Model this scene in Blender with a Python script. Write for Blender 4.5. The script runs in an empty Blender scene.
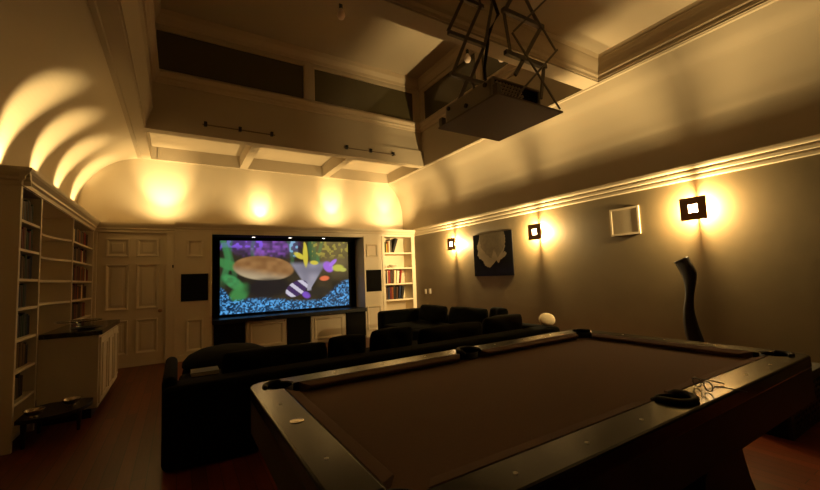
import bpy, bmesh, math, random
from mathutils import Vector, Matrix, Euler
from mathutils.geometry import tessellate_polygon
random.seed(7)
S = bpy.context.scene
COL = S.collection
PI = math.pi

# ------------------------------------------------------------------ materials
def mat(name, col, rough=0.5, spec=0.5, metal=0.0, coat=0.0, noise=None, bump=None, trans=0.0, sheen=0.0, emit=None, estr=0.0):
    m = bpy.data.materials.new(name); m.use_nodes = True
    nt = m.node_tree; b = nt.nodes['Principled BSDF']
    b.inputs['Base Color'].default_value = (*col, 1)
    b.inputs['Roughness'].default_value = rough
    b.inputs['Specular IOR Level'].default_value = spec
    b.inputs['Metallic'].default_value = metal
    b.inputs['Coat Weight'].default_value = coat
    b.inputs['Coat Roughness'].default_value = 0.12
    b.inputs['Transmission Weight'].default_value = trans
    if sheen: b.inputs['Sheen Weight'].default_value = sheen
    if emit:
        b.inputs['Emission Color'].default_value = (*emit, 1); b.inputs['Emission Strength'].default_value = estr
    if noise or bump:
        tc = nt.nodes.new('ShaderNodeTexCoord')
        n = nt.nodes.new('ShaderNodeTexNoise'); nt.links.new(tc.outputs['Object'], n.inputs['Vector'])
        n.inputs['Scale'].default_value = (noise or bump)[0]; n.inputs['Detail'].default_value = 5
        if noise:
            r = nt.nodes.new('ShaderNodeMix'); r.data_type = 'RGBA'
            a = noise[1]
            r.inputs[6].default_value = (*[c*(1-a) for c in col], 1); r.inputs[7].default_value = (*[min(1, c*(1+a)) for c in col], 1)
            nt.links.new(n.outputs['Fac'], r.inputs[0]); nt.links.new(r.outputs[2], b.inputs['Base Color'])
        if bump:
            n2 = nt.nodes.new('ShaderNodeTexNoise'); nt.links.new(tc.outputs['Object'], n2.inputs['Vector'])
            n2.inputs['Scale'].default_value = bump[0]; n2.inputs['Detail'].default_value = 6
            bp = nt.nodes.new('ShaderNodeBump'); bp.inputs['Strength'].default_value = bump[1]; bp.inputs['Distance'].default_value = 0.01
            nt.links.new(n2.outputs['Fac'], bp.inputs['Height']); nt.links.new(bp.outputs['Normal'], b.inputs['Normal'])
    return m

def wood_floor():
    m = bpy.data.materials.new('floor_wood'); m.use_nodes = True
    nt = m.node_tree; b = nt.nodes['Principled BSDF']; L = nt.links.new
    tc = nt.nodes.new('ShaderNodeTexCoord'); mp = nt.nodes.new('ShaderNodeMapping')
    mp.inputs['Rotation'].default_value = (0, 0, PI/2)
    L(tc.outputs['Object'], mp.inputs['Vector'])
    br = nt.nodes.new('ShaderNodeTexBrick'); L(mp.outputs['Vector'], br.inputs['Vector'])
    br.inputs['Color1'].default_value = (.18, .036, .007, 1); br.inputs['Color2'].default_value = (.105, .022, .006, 1)
    br.inputs['Mortar'].default_value = (.02, .008, .004, 1); br.inputs['Scale'].default_value = 1.0
    br.inputs['Brick Width'].default_value = 1.6; br.inputs['Row Height'].default_value = .085; br.inputs['Mortar Size'].default_value = .0022
    mp2 = nt.nodes.new('ShaderNodeMapping'); mp2.inputs['Scale'].default_value = (22, 1.4, 1); L(tc.outputs['Object'], mp2.inputs['Vector'])
    nz = nt.nodes.new('ShaderNodeTexNoise'); nz.inputs['Scale'].default_value = 2.5; nz.inputs['Detail'].default_value = 6; L(mp2.outputs['Vector'], nz.inputs['Vector'])
    mx = nt.nodes.new('ShaderNodeMix'); mx.data_type = 'RGBA'; mx.blend_type = 'MULTIPLY'; mx.inputs[0].default_value = .7
    rp = nt.nodes.new('ShaderNodeValToRGB'); rp.color_ramp.elements[0].color = (.45, .45, .45, 1); rp.color_ramp.elements[1].color = (1.3, 1.3, 1.3, 1)
    L(nz.outputs['Fac'], rp.inputs['Fac']); L(br.outputs['Color'], mx.inputs[6]); L(rp.outputs['Color'], mx.inputs[7])
    L(mx.outputs[2], b.inputs['Base Color']); b.inputs['Roughness'].default_value = .38
    return m

M = {}
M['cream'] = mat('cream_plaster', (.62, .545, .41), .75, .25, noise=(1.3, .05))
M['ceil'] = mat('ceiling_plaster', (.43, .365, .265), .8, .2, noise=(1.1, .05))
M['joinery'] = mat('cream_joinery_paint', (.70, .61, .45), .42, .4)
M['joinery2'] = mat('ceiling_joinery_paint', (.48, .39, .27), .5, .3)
M['taupe'] = mat('taupe_polished_plaster', (.185, .143, .078), .5, .4, noise=(2.2, .14), bump=(5, .12))
M['floor'] = wood_floor()
M['black'] = mat('black_cloth', (.006, .006, .006), .9, .1)
M['blackpaint'] = mat('black_satin_paint', (.012, .011, .010), .35, .4)
M['sofa'] = mat('dark_green_black_velvet', (.0045, .005, .0035), .95, .05, sheen=.02, bump=(60, .2))
M['sofa2'] = mat('dark_green_black_cushion_velvet', (.0065, .007, .0042), .95, .05, sheen=.03, bump=(40, .25))
M['rail'] = mat('dark_rail_lacquer', (.008, .0065, .004), .2, .17)
M['cloth'] = mat('brown_billiard_cloth', (.135, .075, .052), .95, .1, sheen=.1, noise=(120, .1))
M['apron'] = mat('taupe_apron_lacquer', (.035, .027, .019), .5, .3)
M['pocket'] = mat('black_pocket_rubber', (.006, .005, .005), .6, .3)
M['sight'] = mat('pearl_sight', (.65, .6, .5), .3, .5)
M['silver'] = mat('worn_silver', (.75, .68, .55), .25, .5, metal=1)
M['bronze'] = mat('bronze_plate', (.38, .20, .085), .5, .4)
M['steel'] = mat('lift_dark_steel', (.13, .105, .08), .45, .5, metal=.5)
M['brownmetal'] = mat('brown_metal', (.17, .12, .07), .5, .4)
M['projector'] = mat('projector_grey_plastic', (.26, .23, .19), .55, .4)
M['plate'] = mat('lift_plate_brown', (.17, .12, .085), .6, .3)
M['darkwood'] = mat('near_black_wood', (.012, .009, .007), .4, .4)
M['stone'] = mat('dark_stone_counter', (.018, .015, .012), .18, .5, noise=(30, .4))
M['glasspane'] = mat('glass_tinted_by_reflection', (.085, .07, .035), .08, .5)  # olive base colour stands in for the room reflected in the glass
M['glass'] = mat('clear_glass', (.85, .9, .85), .05, .5, trans=1)
M['green_glass'] = mat('green_glass', (.35, .5, .35), .08, .5, trans=.8)
M['bulb'] = mat('frosted_bulb', (.75, .6, .5), .3, .5)
M['cord'] = mat('black_cable', (.008, .008, .008), .6, .3)
M['disc'] = mat('cream_fabric', (.92, .80, .55), .85, .2, bump=(80, .2))
M['grillecloth'] = mat('pale_speaker_mesh', (.46, .39, .27), .6, .3, noise=(220, .25))
M['white'] = mat('white_plastic', (.8, .76, .66), .45, .4)
M['lampglow'] = mat('lit_diffuser', (1, .95, .9), .5, .3, emit=(1, .74, .42), estr=26.0)
M['led'] = mat('lit_downlight', (1, .95, .9), .5, .3, emit=(1, .93, .8), estr=3.0)
M['paper'] = mat('paper_edges', (.40, .34, .24), .8, .2)
M['cells'] = mat('projector_honeycomb_painted_lit', (.5, .42, .3), .6, .3)  # pale base colour stands in for light in the vent cells

# ------------------------------------------------------------------ geometry helpers
class MB:
    def __init__(s): s.bm = bmesh.new()
    def box(s, x0, y0, z0, x1, y1, z1, bev=0.0, rot=None, seg=2):
        bm = s.bm
        r = bmesh.ops.create_cube(bm, size=1)
        vs = r['verts']
        bmesh.ops.scale(bm, vec=(abs(x1-x0), abs(y1-y0), abs(z1-z0)), verts=vs)
        c = Vector(((x0+x1)/2, (y0+y1)/2, (z0+z1)/2))
        if rot: bmesh.ops.rotate(bm, cent=(0, 0, 0), matrix=Euler(rot).to_matrix(), verts=vs)
        bmesh.ops.translate(bm, vec=c, verts=vs)
        if bev:
            es = list({e for v in vs for e in v.link_edges})
            bmesh.ops.bevel(bm, geom=es, offset=bev, segments=seg, affect='EDGES', profile=.5)
        return s
    def tube(s, pts, r, n=10, cap=True):
        bm = s.bm; pts = [Vector(p) for p in pts]; rings = []
        for i, p in enumerate(pts):
            a = pts[max(0, i-1)]; b = pts[min(len(pts)-1, i+1)]
            d = (b-a).normalized()
            up = Vector((0, 0, 1)) if abs(d.z) < .95 else Vector((1, 0, 0))
            u = d.cross(up).normalized(); w = d.cross(u).normalized()
            rr = r[i] if isinstance(r, (list, tuple)) else r
            rings.append([bm.verts.new(p+u*math.cos(2*PI*k/n)*rr+w*math.sin(2*PI*k/n)*rr) for k in range(n)])
        for a, b in zip(rings, rings[1:]):
            for k in range(n): bm.faces.new((a[k], a[(k+1) % n], b[(k+1) % n], b[k]))
        if cap: bm.faces.new(rings[0][::-1]); bm.faces.new(rings[-1])
        return s
    def bar(s, p0, p1, w, h):   # rectangular bar between two points
        p0 = Vector(p0); p1 = Vector(p1); d = (p1-p0); L = d.length; d.normalize()
        up = Vector((0, 1, 0)) if abs(d.y) < .9 else Vector((0, 0, 1))
        u = d.cross(up).normalized(); v = u.cross(d).normalized()
        vs = []
        for p in (p0, p1):
            for a, b in ((-1, -1), (1, -1), (1, 1), (-1, 1)): vs.append(s.bm.verts.new(p+u*a*w/2+v*b*h/2))
        for f in ((3, 2, 1, 0), (4, 5, 6, 7), (0, 1, 5, 4), (1, 2, 6, 5), (2, 3, 7, 6), (3, 0, 4, 7)):
            s.bm.faces.new([vs[i] for i in f])
        return s
    def lathe(s, prof, c=(0, 0, 0), n=24, axis='z', sx=1, sy=1):
        bm = s.bm; rings = []
        for r, z in prof:
            ring = []
            for k in range(n):
                a = 2*PI*k/n; p = Vector((math.cos(a)*r*sx, math.sin(a)*r*sy, z))
                if axis == 'x': p = Vector((p.z, p.x, p.y))
                if axis == 'y': p = Vector((p.x, p.z, p.y))
                ring.append(bm.verts.new(p+Vector(c)))
            rings.append(ring)
        for a, b in zip(rings, rings[1:]):
            for k in range(n): bm.faces.new((a[k], a[(k+1) % n], b[(k+1) % n], b[k]))
        bm.faces.new(rings[0][::-1]); bm.faces.new(rings[-1])
        return s
    def prism(s, poly, f, t0, t1):  # poly of 2-D points; f(a, b, t) -> 3-D
        bm = s.bm
        A = [bm.verts.new(f(a, b, t0)) for a, b in poly]; B = [bm.verts.new(f(a, b, t1)) for a, b in poly]
        n = len(poly)
        for i in range(n): bm.faces.new((A[i], A[(i+1) % n], B[(i+1) % n], B[i]))
        for tri in tessellate_polygon([[Vector((a, b, 0)) for a, b in poly]]):
            bm.faces.new([A[i] for i in tri]); bm.faces.new([B[i] for i in tri][::-1])
        return s
    def frame_y(s, x0, z0, x1, z1, y0, y1, w):   # rectangular frame facing -Y
        s.box(x0, y0, z0, x1, y1, z0+w); s.box(x0, y0, z1-w, x1, y1, z1)
        s.box(x0, y0, z0+w, x0+w, y1, z1-w); s.box(x1-w, y0, z0+w, x1, y1, z1-w); return s
    def frame_x(s, y0, z0, y1, z1, x0, x1, w):
        s.box(x0, y0, z0, x1, y1, z0+w); s.box(x0, y0, z1-w, x1, y1, z1)
        s.box(x0, y0, z0+w, x1, y0+w, z1-w); s.box(x0, y1-w, z0+w, x1, y1, z1-w); return s
    def pillow(s, c, w, h, t, rot=(0, 0, 0), sag=0.0, n=12):   # soft cushion, wide along local x, tall along z, thick along y
        bm = s.bm; R = Euler(rot).to_matrix(); g = {}
        for side in (-1, 1):
            for i in range(n+1):
                for j in range(n+1):
                    u = i/n*2-1; v = j/n*2-1
                    e = (max(0, 1-u**4)*max(0, 1-v**4))**.55
                    px = u*w/2*(1-.07*v*v*abs(u)); pz = v*h/2*(1-.09*u*u) - sag*(u*.5+.5)*(v*.5+.5)
                    key = (side, i, j) if 0 < i < n and 0 < j < n else (0, i, j)
                    if key not in g:
                        wr = .012*math.sin(7*u+3*v)*e
                        g[key] = bm.verts.new(R @ Vector((px, side*(t/2*e)+wr, pz))+Vector(c))
        def V(sd, i, j): return g[(sd, i, j)] if 0 < i < n and 0 < j < n else g[(0, i, j)]
        for sd in (-1, 1):
            for i in range(n):
                for j in range(n):
                    q = [V(sd, i, j), V(sd, i+1, j), V(sd, i+1, j+1), V(sd, i, j+1)]
                    try: bm.faces.new(q if sd < 0 else q[::-1])
                    except ValueError: pass
        return s
    def build(s, name, m, parent=None, smooth=False, bevel=0.0, sub=0):
        bmesh.ops.recalc_face_normals(s.bm, faces=s.bm.faces)
        me = bpy.data.meshes.new(name); s.bm.to_mesh(me); s.bm.free()
        me.materials.append(m)
        o = bpy.data.objects.new(name, me); COL.objects.link(o)
        if parent is not None:
            o.parent = parent; o.matrix_parent_inverse = Matrix.Translation(parent.location).inverted() if False else Matrix.Identity(4)
            o.location = -parent.location
        if smooth:
            for p in me.polygons: p.use_smooth = True
        if bevel:
            b = o.modifiers.new('bevel', 'BEVEL'); b.width = bevel; b.segments = 2; b.limit_method = 'ANGLE'
        if sub:
            b = o.modifiers.new('sub', 'SUBSURF'); b.levels = sub; b.render_levels = sub
        return o

def tag(o, label, cat, group=None, kind=None):
    o['label'] = label; o['category'] = cat
    if group: o['group'] = group
    if kind: o['kind'] = kind
    return o
def empty(name, loc, label, cat, group=None, kind=None):
    o = bpy.data.objects.new(name, None); COL.objects.link(o); o.location = loc; o.empty_display_size = .1
    return tag(o, label, cat, group, kind)
def struct(o, label=None, cat=None):
    o['kind'] = 'structure'
    if label: o['label'] = label
    if cat: o['category'] = cat
    return o
def copy_tree(o, parent=None):
    c = o.copy(); COL.objects.link(c)
    if parent is not None:
        c.parent = parent
    for ch in list(o.children): copy_tree(ch, c)
    return c
def sub(child, parent):   # hang a part under another part, both built in the same space
    child.parent = parent; child.location = (0, 0, 0); return child

# ------------------------------------------------------------------ the room
XR, YB, YC, YF = 4.698, 8.0, 7.49, -2.6
XLB, XW = -1.115, -1.44
ZC, ZB, ZN, ZT = 3.49, 3.724, 3.777, 5.31     # soffit, bay ceiling, near coffer ceiling, lantern ceiling

struct(MB().box(-1.8, YF-.2, -.1, 4.95, 8.3, 0).build('floor', M['floor']), 'dark red brown wooden plank floor', 'floor')
# left wall with its cove
prof = [(XW, 0), (XW, 2.2), (-1.44, 2.48), (-1.413, 2.72), (-1.345, 2.93), (-1.23, 3.12), (-1.08, 3.28), (-.91, 3.395), (-.76, 3.46), (-.624, ZC)]
def smooth_prof(p, n=5):
    out = []
    for i in range(len(p)-1):
        p0 = p[max(0, i-1)]; p1 = p[i]; p2 = p[i+1]; p3 = p[min(len(p)-1, i+2)]
        for k in range(n):
            t = k/n
            out.append(tuple(.5*((2*p1[d])+(-p0[d]+p2[d])*t+(2*p0[d]-5*p1[d]+4*p2[d]-p3[d])*t*t+(-p0[d]+3*p1[d]-3*p2[d]+p3[d])*t**3) for d in (0, 1)))
    return out+[p[-1]]
pl = [prof[0]]+smooth_prof(prof[1:])
poly = pl+[(-.624, 3.75), (-1.8, 3.75), (-1.8, 0)]
o = MB().prism(poly, lambda a, b, t: Vector((a, t, b)), YF, 8.25).build('wall_left', M['cream'])
struct(o, 'cream plastered left wall curving into a lit cove', 'wall')
# right wall: taupe below the rail, cream cove above
struct(MB().box(XR, YF, -.1, 4.95, 8.25, 2.26).build('wall_right', M['taupe']), 'taupe polished plaster right wall with wall lights', 'wall')
pr = smooth_prof([(XR, 2.26), (XR, 2.70), (4.685, 2.86), (4.655, 3.0), (4.60, 3.15), (4.52, 3.29), (4.42, 3.40), (4.34, ZC)])
poly = pr+[(4.34, 3.75), (4.95, 3.75), (4.95, 2.26)]
o = MB().prism(poly, lambda a, b, t: Vector((a, t, b)), YF, 8.25).build('wall_right_upper', mat('cream_plaster_dimmed', (.44, .375, .27), .75, .2, noise=(1.3, .06)))  # same cream plaster as the left wall, darkened in colour to imitate dimmer light
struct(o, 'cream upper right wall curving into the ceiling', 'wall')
struct(MB().box(-1.8, YB, -.1, 4.95, 8.25, 3.75).build('wall_back', M['cream']), 'cream back wall above the built-in cabinets', 'wall')
struct(MB().box(-1.8, YF-.2, -.1, 4.95, YF, 5.6).build('wall_front', mat('bounce_damping_dark', (.05, .035, .02), .7, .2)), 'dark wall behind the viewer', 'wall')  # unseen wall; dark finish added to cut light bounced into the room

# ceiling: border slabs, coffers, lantern
LX, RX = -.427, 4.29
c = MB()
c.box(-.75, YF, ZC, LX, 8.2, 3.8)                 # left border
c.box(LX, YF, 3.79, -.345, 8.2, 4.42)
c.box(LX, 2.75, ZC+.02, LX+.02, 6.39, 3.79)
c.box(RX, YF, ZC, 4.85, 8.2, 4.42)                # right border up to the lantern sills
c.box(-.345, 7.93, ZC, RX, 8.2, 4.0)               # back edge
c.box(LX, 7.93, ZC, -.335, 8.2, 3.8)
c.box(LX, 6.36, ZC, RX, 6.53, 3.80)               # band between bays and lantern
c.box(-.345, 6.42, 3.80, RX, 6.53, 4.42)
c.box(-.42, 6.53, ZB, RX, 7.93, 4.0)              # bay ceilings
c.box(1.01, 6.53, ZC, 1.15, 7.93, ZB); c.box(2.67, 6.53, ZC, 2.81, 7.93, ZB)
c.box(LX, 2.55, ZC, RX, 2.75, 5.5)                # beam
c.box(LX, -.9, ZN, RX, 2.55, 4.0)                 # near coffer ceiling
c.box(LX, YF, ZC, RX, -.9, 4.0)
c.box(-.5, 2.7, ZT, 4.6, 6.7, 5.5)                # lantern ceiling
c.box(-.75, 2.7, 4.42, -.345, 6.6, 5.5)            # lantern left side
c.box(-.345, 6.42, 5.06, RX, 6.53, 5.5)            # header far
c.box(-.345, 6.42, 4.42, -.325, 6.53, 5.06); c.box(1.88, 6.42, 4.42, 2.04, 6.53, 5.06); c.box(4.15, 6.42, 4.42, RX+.1, 6.53, 5.06)
c.box(RX, 2.7, 5.06, 4.42, 6.53, 5.5)             # header right
for y0, y1 in ((6.30, 6.43), (4.55, 4.66), (2.70, 2.9)): c.box(RX, y0, 4.42, 4.40, y1, 5.06)
# sloped board along the lantern's left edge
c.prism([(LX, ZC), (-.33, 3.80), (LX, 3.80)], lambda a, b, t: Vector((a, t, b)), 2.75, 6.39)
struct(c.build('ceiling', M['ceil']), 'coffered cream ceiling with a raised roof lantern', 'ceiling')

def run_y(prof, x, sgn, y0, y1): return lambda m: m.prism(prof, lambda a, b, t: Vector((x+sgn*a, t, b)), y0, y1)
def run_x(prof, y, sgn, x0, x1): return lambda m: m.prism(prof, lambda a, b, t: Vector((t, y+sgn*a, b)), x0, x1)
# lantern mouldings
m_ = MB()
sill = [(0, 4.215), (.02, 4.215), (.03, 4.25), (.055, 4.27), (.055, 4.30), (.085, 4.34), (.085, 4.37), (.03, 4.418), (0, 4.418)]
run_x(sill, 6.42, -1, -.345, RX)(m_)
run_y(sill, RX, -1, 2.75, 6.42)(m_)
run_y(sill, -.345, 1, 2.75, 6.42)(m_)
crown = [(0, 5.12), (.02, 5.12), (.03, 5.17), (.08, 5.24), (.10, 5.31), (0, 5.31)]
run_x(crown, 6.42, -1, -.345, RX)(m_); run_y(crown, RX, -1, 2.75, 6.42)(m_); run_y(crown, -.345, 1, 2.75, 6.42)(m_)
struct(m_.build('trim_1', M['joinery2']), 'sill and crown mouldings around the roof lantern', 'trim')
m_ = MB()
cc = [(0, 3.51), (.018, 3.51), (.022, 3.54), (.05, 3.56), (.055, 3.60), (.10, 3.68), (.115, 3.72), (.115, 3.735), (.15, ZN), (0, ZN)]
cc2 = [(a*.55, b) for a, b in cc]
run_x(cc2, 2.55, -1, LX, RX)(m_); run_y(cc2, RX, -1, -.9, 2.55)(m_); run_y(cc2, LX, 1, -.9, 2.55)(m_)
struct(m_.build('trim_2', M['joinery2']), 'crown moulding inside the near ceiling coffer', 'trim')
m_ = MB()
lip = [(0, ZC-.012), (.035, ZC-.012), (.045, ZC), (0, ZC)]
run_y(lip, -.61, 1, YF, 7.93)(m_); pass
run_y(lip, 4.345, -1, YF, 7.93)(m_)
struct(m_.build('trim_3', M['ceil']), 'thin beads along the edges of the ceiling border', 'trim')
# window panes of the lantern
def pane(n, mb_frame, mb_pane, lab):
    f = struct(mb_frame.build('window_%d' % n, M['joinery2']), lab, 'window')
    mb_pane.build('pane', M['glasspane'], f)
pane(1, MB().frame_y(-.325, 4.42, 1.88, 5.06, 6.43, 6.47, .018), MB().box(-.31, 6.455, 4.44, 1.86, 6.463, 5.04), 'left dark pane of the far lantern side')
pane(2, MB().frame_y(2.04, 4.42, 4.15, 5.06, 6.43, 6.47, .018), MB().box(2.06, 6.455, 4.44, 4.13, 6.463, 5.04), 'right dark pane of the far lantern side')
pane(3, MB().frame_x(4.66, 4.42, 6.30, 5.06, RX+.01, RX+.05, .02), MB().box(RX+.03, 4.68, 4.44, RX+.038, 6.28, 5.04), 'black pane on the lantern right side, farther one')
pane(4, MB().frame_x(2.9, 4.42, 4.55, 5.06, RX+.01, RX+.05, .02), MB().box(RX+.03, 2.92, 4.44, RX+.038, 4.53, 5.04), 'black pane on the lantern right side, nearer one')

# picture rail on the right wall
rail = [(0, 2.172), (.020, 2.172), (.026, 2.180), (.026, 2.205), (.010, 2.212), (.010, 2.228), (.034, 2.234), (.036, 2.262), (.014, 2.270), (.014, 2.285), (.044, 2.292), (.050, 2.31), (.050, 2.335), (0, 2.345)]
rail = [(a*.42, b) for a, b in rail]
m_ = MB(); run_y(rail, XR, -1, YF, 7.49)(m_)
struct(m_.build('trim_4', M['joinery']), 'triple ridged cream picture rail along the right wall', 'trim')
m_ = MB(); run_y([(0, 0), (.022, 0), (.022, .17), (.012, .2), (0, .2)], XR, -1, YF, 7.49)(m_)
struct(m_.build('baseboard_right', M['taupe']), 'baseboard along the right wall', 'baseboard')

# ------------------------------------------------------------------ back wall joinery
cor = [(0, 2.165), (.012, 2.165), (.016, 2.20), (.035, 2.215), (.035, 2.235), (.06, 2.265), (.07, 2.285), (.075, 2.31), (0, 2.31)]
def panel_moulding(mb, x0, z0, x1, z1, y, w=.045, d=.026):
    L = []
    for off, dep in ((0, -.002), (w*.12, d), (w*.45, d*.85), (w, -.002)):
        L.append([mb.bm.verts.new(p) for p in ((x0+off, y-dep, z0+off), (x1-off, y-dep, z0+off), (x1-off, y-dep, z1-off), (x0+off, y-dep, z1-off))])
    for A, B in list(zip(L, L[1:]))+[(L[-1], L[0])]:
        for k in range(4): mb.bm.faces.new((A[k], A[(k+1) % 4], B[(k+1) % 4], B[k]))
    return mb

# door and its surround
m_ = MB(); m_.box(-1.115, YC, 2.16, -.055, 8.0, 2.27); m_.box(-.175, YC-.005, 0, -.057, YC+.1, 2.16); m_.box(-1.115, YC+.0, 2.125, -.175, YC+.1, 2.165)
m_.box(-1.16, YC, 0, -1.08, YC+.1, 2.16)
run_x([(a, b-.035) for a, b in cor], YC, -1, -1.115, -.056)(m_)
struct(m_.build('trim_5', M['joinery']), 'cream door surround with a cornice shelf over it', 'trim')
dr = MB(); dx0, dx1, dz0, dz1, dy = -1.078, -.178, .008, 2.122, YC+.035
dr.box(dx0, dy, dz0, dx1, dy+.04, dz1)
door = struct(dr.build('door_1', M['joinery']), 'cream six panel door in the back left corner', 'door')
st = .105; midx = (dx0+dx1)/2
for z0, z1 in ((1.74, 2.03), (.90, 1.62), (.20, .74)):
    for xa, xb in ((dx0+st, midx-.05), (midx+.05, dx1-st)):
        p = MB(); panel_moulding(p, xa, z0, xb, z1, dy, .045, .024); p.box(xa+.07, dy-.014, z0+.07, xb-.07, dy+.002, z1-.07, .006)
        p.build('door_panel', M['joinery'], door)
kn = MB().lathe([(.022, 0), (.022, .006), (.010, .01), (.010, .035), (.026, .042), (.030, .055), (.024, .068), (.008, .072)], (-.25, 0, .86), 20, 'y')
for v in kn.bm.verts: v.co.y = dy-v.co.y
kn.build('door_knob', M['bronze'], door, smooth=True)
hk = MB().box(-.09, YC-.014, 1.55, -.07, YC-.005, 1.60, .003); hk.tube([(-.08, YC-.012, 1.585), (-.08, YC-.04, 1.578), (-.08, YC-.05, 1.595)], .006, 8)
tag(hk.build('wall_hook', M['blackpaint']), 'small dark hook on the trim right of the cream door', 'hook')

# left tower
def tower(x0, x1, sp, sq, lo, label, cab=None):
    t = empty('cabinet_tower', ((x0+x1)/2, YC+.2, 0), label, 'cabinet', 'narrow cabinet towers beside the screen')
    b = MB(); b.box(x0, YC, 0, x1, YB-.005, 2.30)
    b.build('body', M['joinery'], t)
    p = MB(); panel_moulding(p, sq[0], sq[1], sq[2], sq[3], YC); p.build('upper_panel', M['joinery'], t)
    p = MB(); panel_moulding(p, lo[0], lo[1], lo[2], lo[3], YC); p.build('lower_panel', M['joinery'], t)
    g = MB().box(sp[0], YC-.012, sp[1], sp[2], YC+.001, sp[3], .004); g.build('speaker_cover', M['black'], t)
    s_ = MB(); s_.box(x0, YC-.014, 0, x0+.03, YC, 2.165); s_.box(x1-.03, YC-.014, 0, x1, YC, 2.165); s_.build('side_stile', M['joinery'], t)
    s_ = MB(); s_.box(x0+.03, YC-.018, 0, x1-.03, YC, .10); s_.build('plinth', M['joinery'], t)
    return t
tower(-.055, .50, (.037, .98, .44, 1.44), (.12, 1.73, .362, 2.02), (.115, .145, .365, .67), 'cream cabinet tower between the door and the screen, black speaker cover')
tower(3.40, 3.865, (3.415, .955, 3.80, 1.42), (3.455, 1.70, 3.725, 1.985), (3.44, .145, 3.765, .65), 'cream cabinet tower between the screen and the bookshelf, black speaker cover')
m_ = MB(); run_x(cor, YC, -1, -.055, XR)(m_)
m_.box(-.055, YC, 2.295, XR, 8.0, 2.305)
struct(m_.build('trim_6', M['joinery']), 'cream cornice running over the screen wall cabinets', 'trim')

# screen surround (header and reveals), ledge, low cabinets
t = empty('screen_surround', (1.95, YC+.2, .63), 'cream and black recess framing the lit projection screen', 'surround')
b = MB(); b.box(.50, YC, 2.13, 3.40, YB-.01, 2.295); b.build('header', M['joinery'], t)
b = MB(); b.box(.503, 7.965, .63, 3.398, 7.99, 2.13); b.build('backing', M['black'], t)
b = MB(); b.box(.503, YC+.06, .63, .512, 7.965, 2.13); b.box(.503, YC+.05, 2.115, 3.39, 7.965, 2.13); b.build('black_lining', M['black'], t)
b = MB().frame_y(.512, 2.06, 3.36, 2.13, 7.865, 7.905, .02); b.build('valance', M['black'], t)
for x in (1.21, 1.89, 2.575):
    d = empty('downlight', (x, 7.66, 2.105), 'small lit downlight in the recess above the screen, %s' % {1.21: 'left one', 1.89: 'middle one', 2.575: 'right one'}[x], 'light', 'downlights above the screen')
    MB().lathe([(.035, 0), (.040, .003), (.040, .009), (.02, .010)], (x, 7.66, 2.1055), 20).build('ring', M['silver'], d)
    MB().lathe([(.010, -.002), (.028, 0), (.028, .004), (.01, .005)], (x, 7.66, 2.102), 20).build('bulb', M['led'], d)
lg = MB().box(.502, YC-.09, .553, 3.398, 7.963, .628, .008)
tag(lg.build('ledge', M['blackpaint']), 'long black ledge under the projection screen', 'ledge')
mc = empty('media_cabinet', (1.95, YC+.2, 0), 'low cream cabinet with black speaker covers under the screen', 'cabinet')
b = MB(); b.box(.502, YC+.02, 0, 3.398, 7.96, .551); b.build('body', M['joinery'], mc)
for x0, x1 in ((.53, 1.03), (1.77, 2.21), (2.965, 3.39)):
    MB().box(x0, YC-.02, .05, x1, YC+.021, .548, .005).build('speaker_cover', M['black'], mc)
for x0, x1 in ((1.048, 1.752), (2.232, 2.945)):
    d = MB().box(x0, YC-.004, .03, x1, YC+.021, .548, .003).build('door', M['joinery'], mc)
    p = MB(); panel_moulding(p, x0+.06, .09, x1-.06, .50, YC-.004, .045, .022); sub(p.build('door_panel', M['joinery'], mc), d)
    sub(MB().lathe([(.006, 0), (.006, .02), (.012, .026), (.012, .034), (.004, .038)], (0, 0, 0), 12, 'y').build('knob', M['bronze'], mc), d).location = (x1-.03, YC-.042, .515)

# the projected picture: underwater garden with plain stand-in shapes
def sm(a, b, x):
    t_ = min(1, max(0, (x-a)/(b-a))); return t_*t_*(3-2*t_)
def hsh(i, j): 
    v = math.sin(i*127.1+j*311.7)*43758.5453; return v-math.floor(v)
def vn(x, y):
    i = math.floor(x); j = math.floor(y); fx = x-i; fy = y-j; fx = fx*fx*(3-2*fx); fy = fy*fy*(3-2*fy)
    return (hsh(i, j)*(1-fx)+hsh(i+1, j)*fx)*(1-fy)+(hsh(i, j+1)*(1-fx)+hsh(i+1, j+1)*fx)*fy
def lerp(a, b, k): return tuple(a[i]*(1-k)+b[i]*k for i in range(3))
def ell(u, v, cx, cy, rx, ry, rot=0, soft=.12):
    x = u-cx; y = v-cy; ca = math.cos(rot); sa = math.sin(rot); x, y = x*ca+y*sa, -x*sa+y*ca
    d = math.sqrt((x/rx)**2+(y/ry)**2); return 1-sm(1-soft, 1+soft, d)
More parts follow.
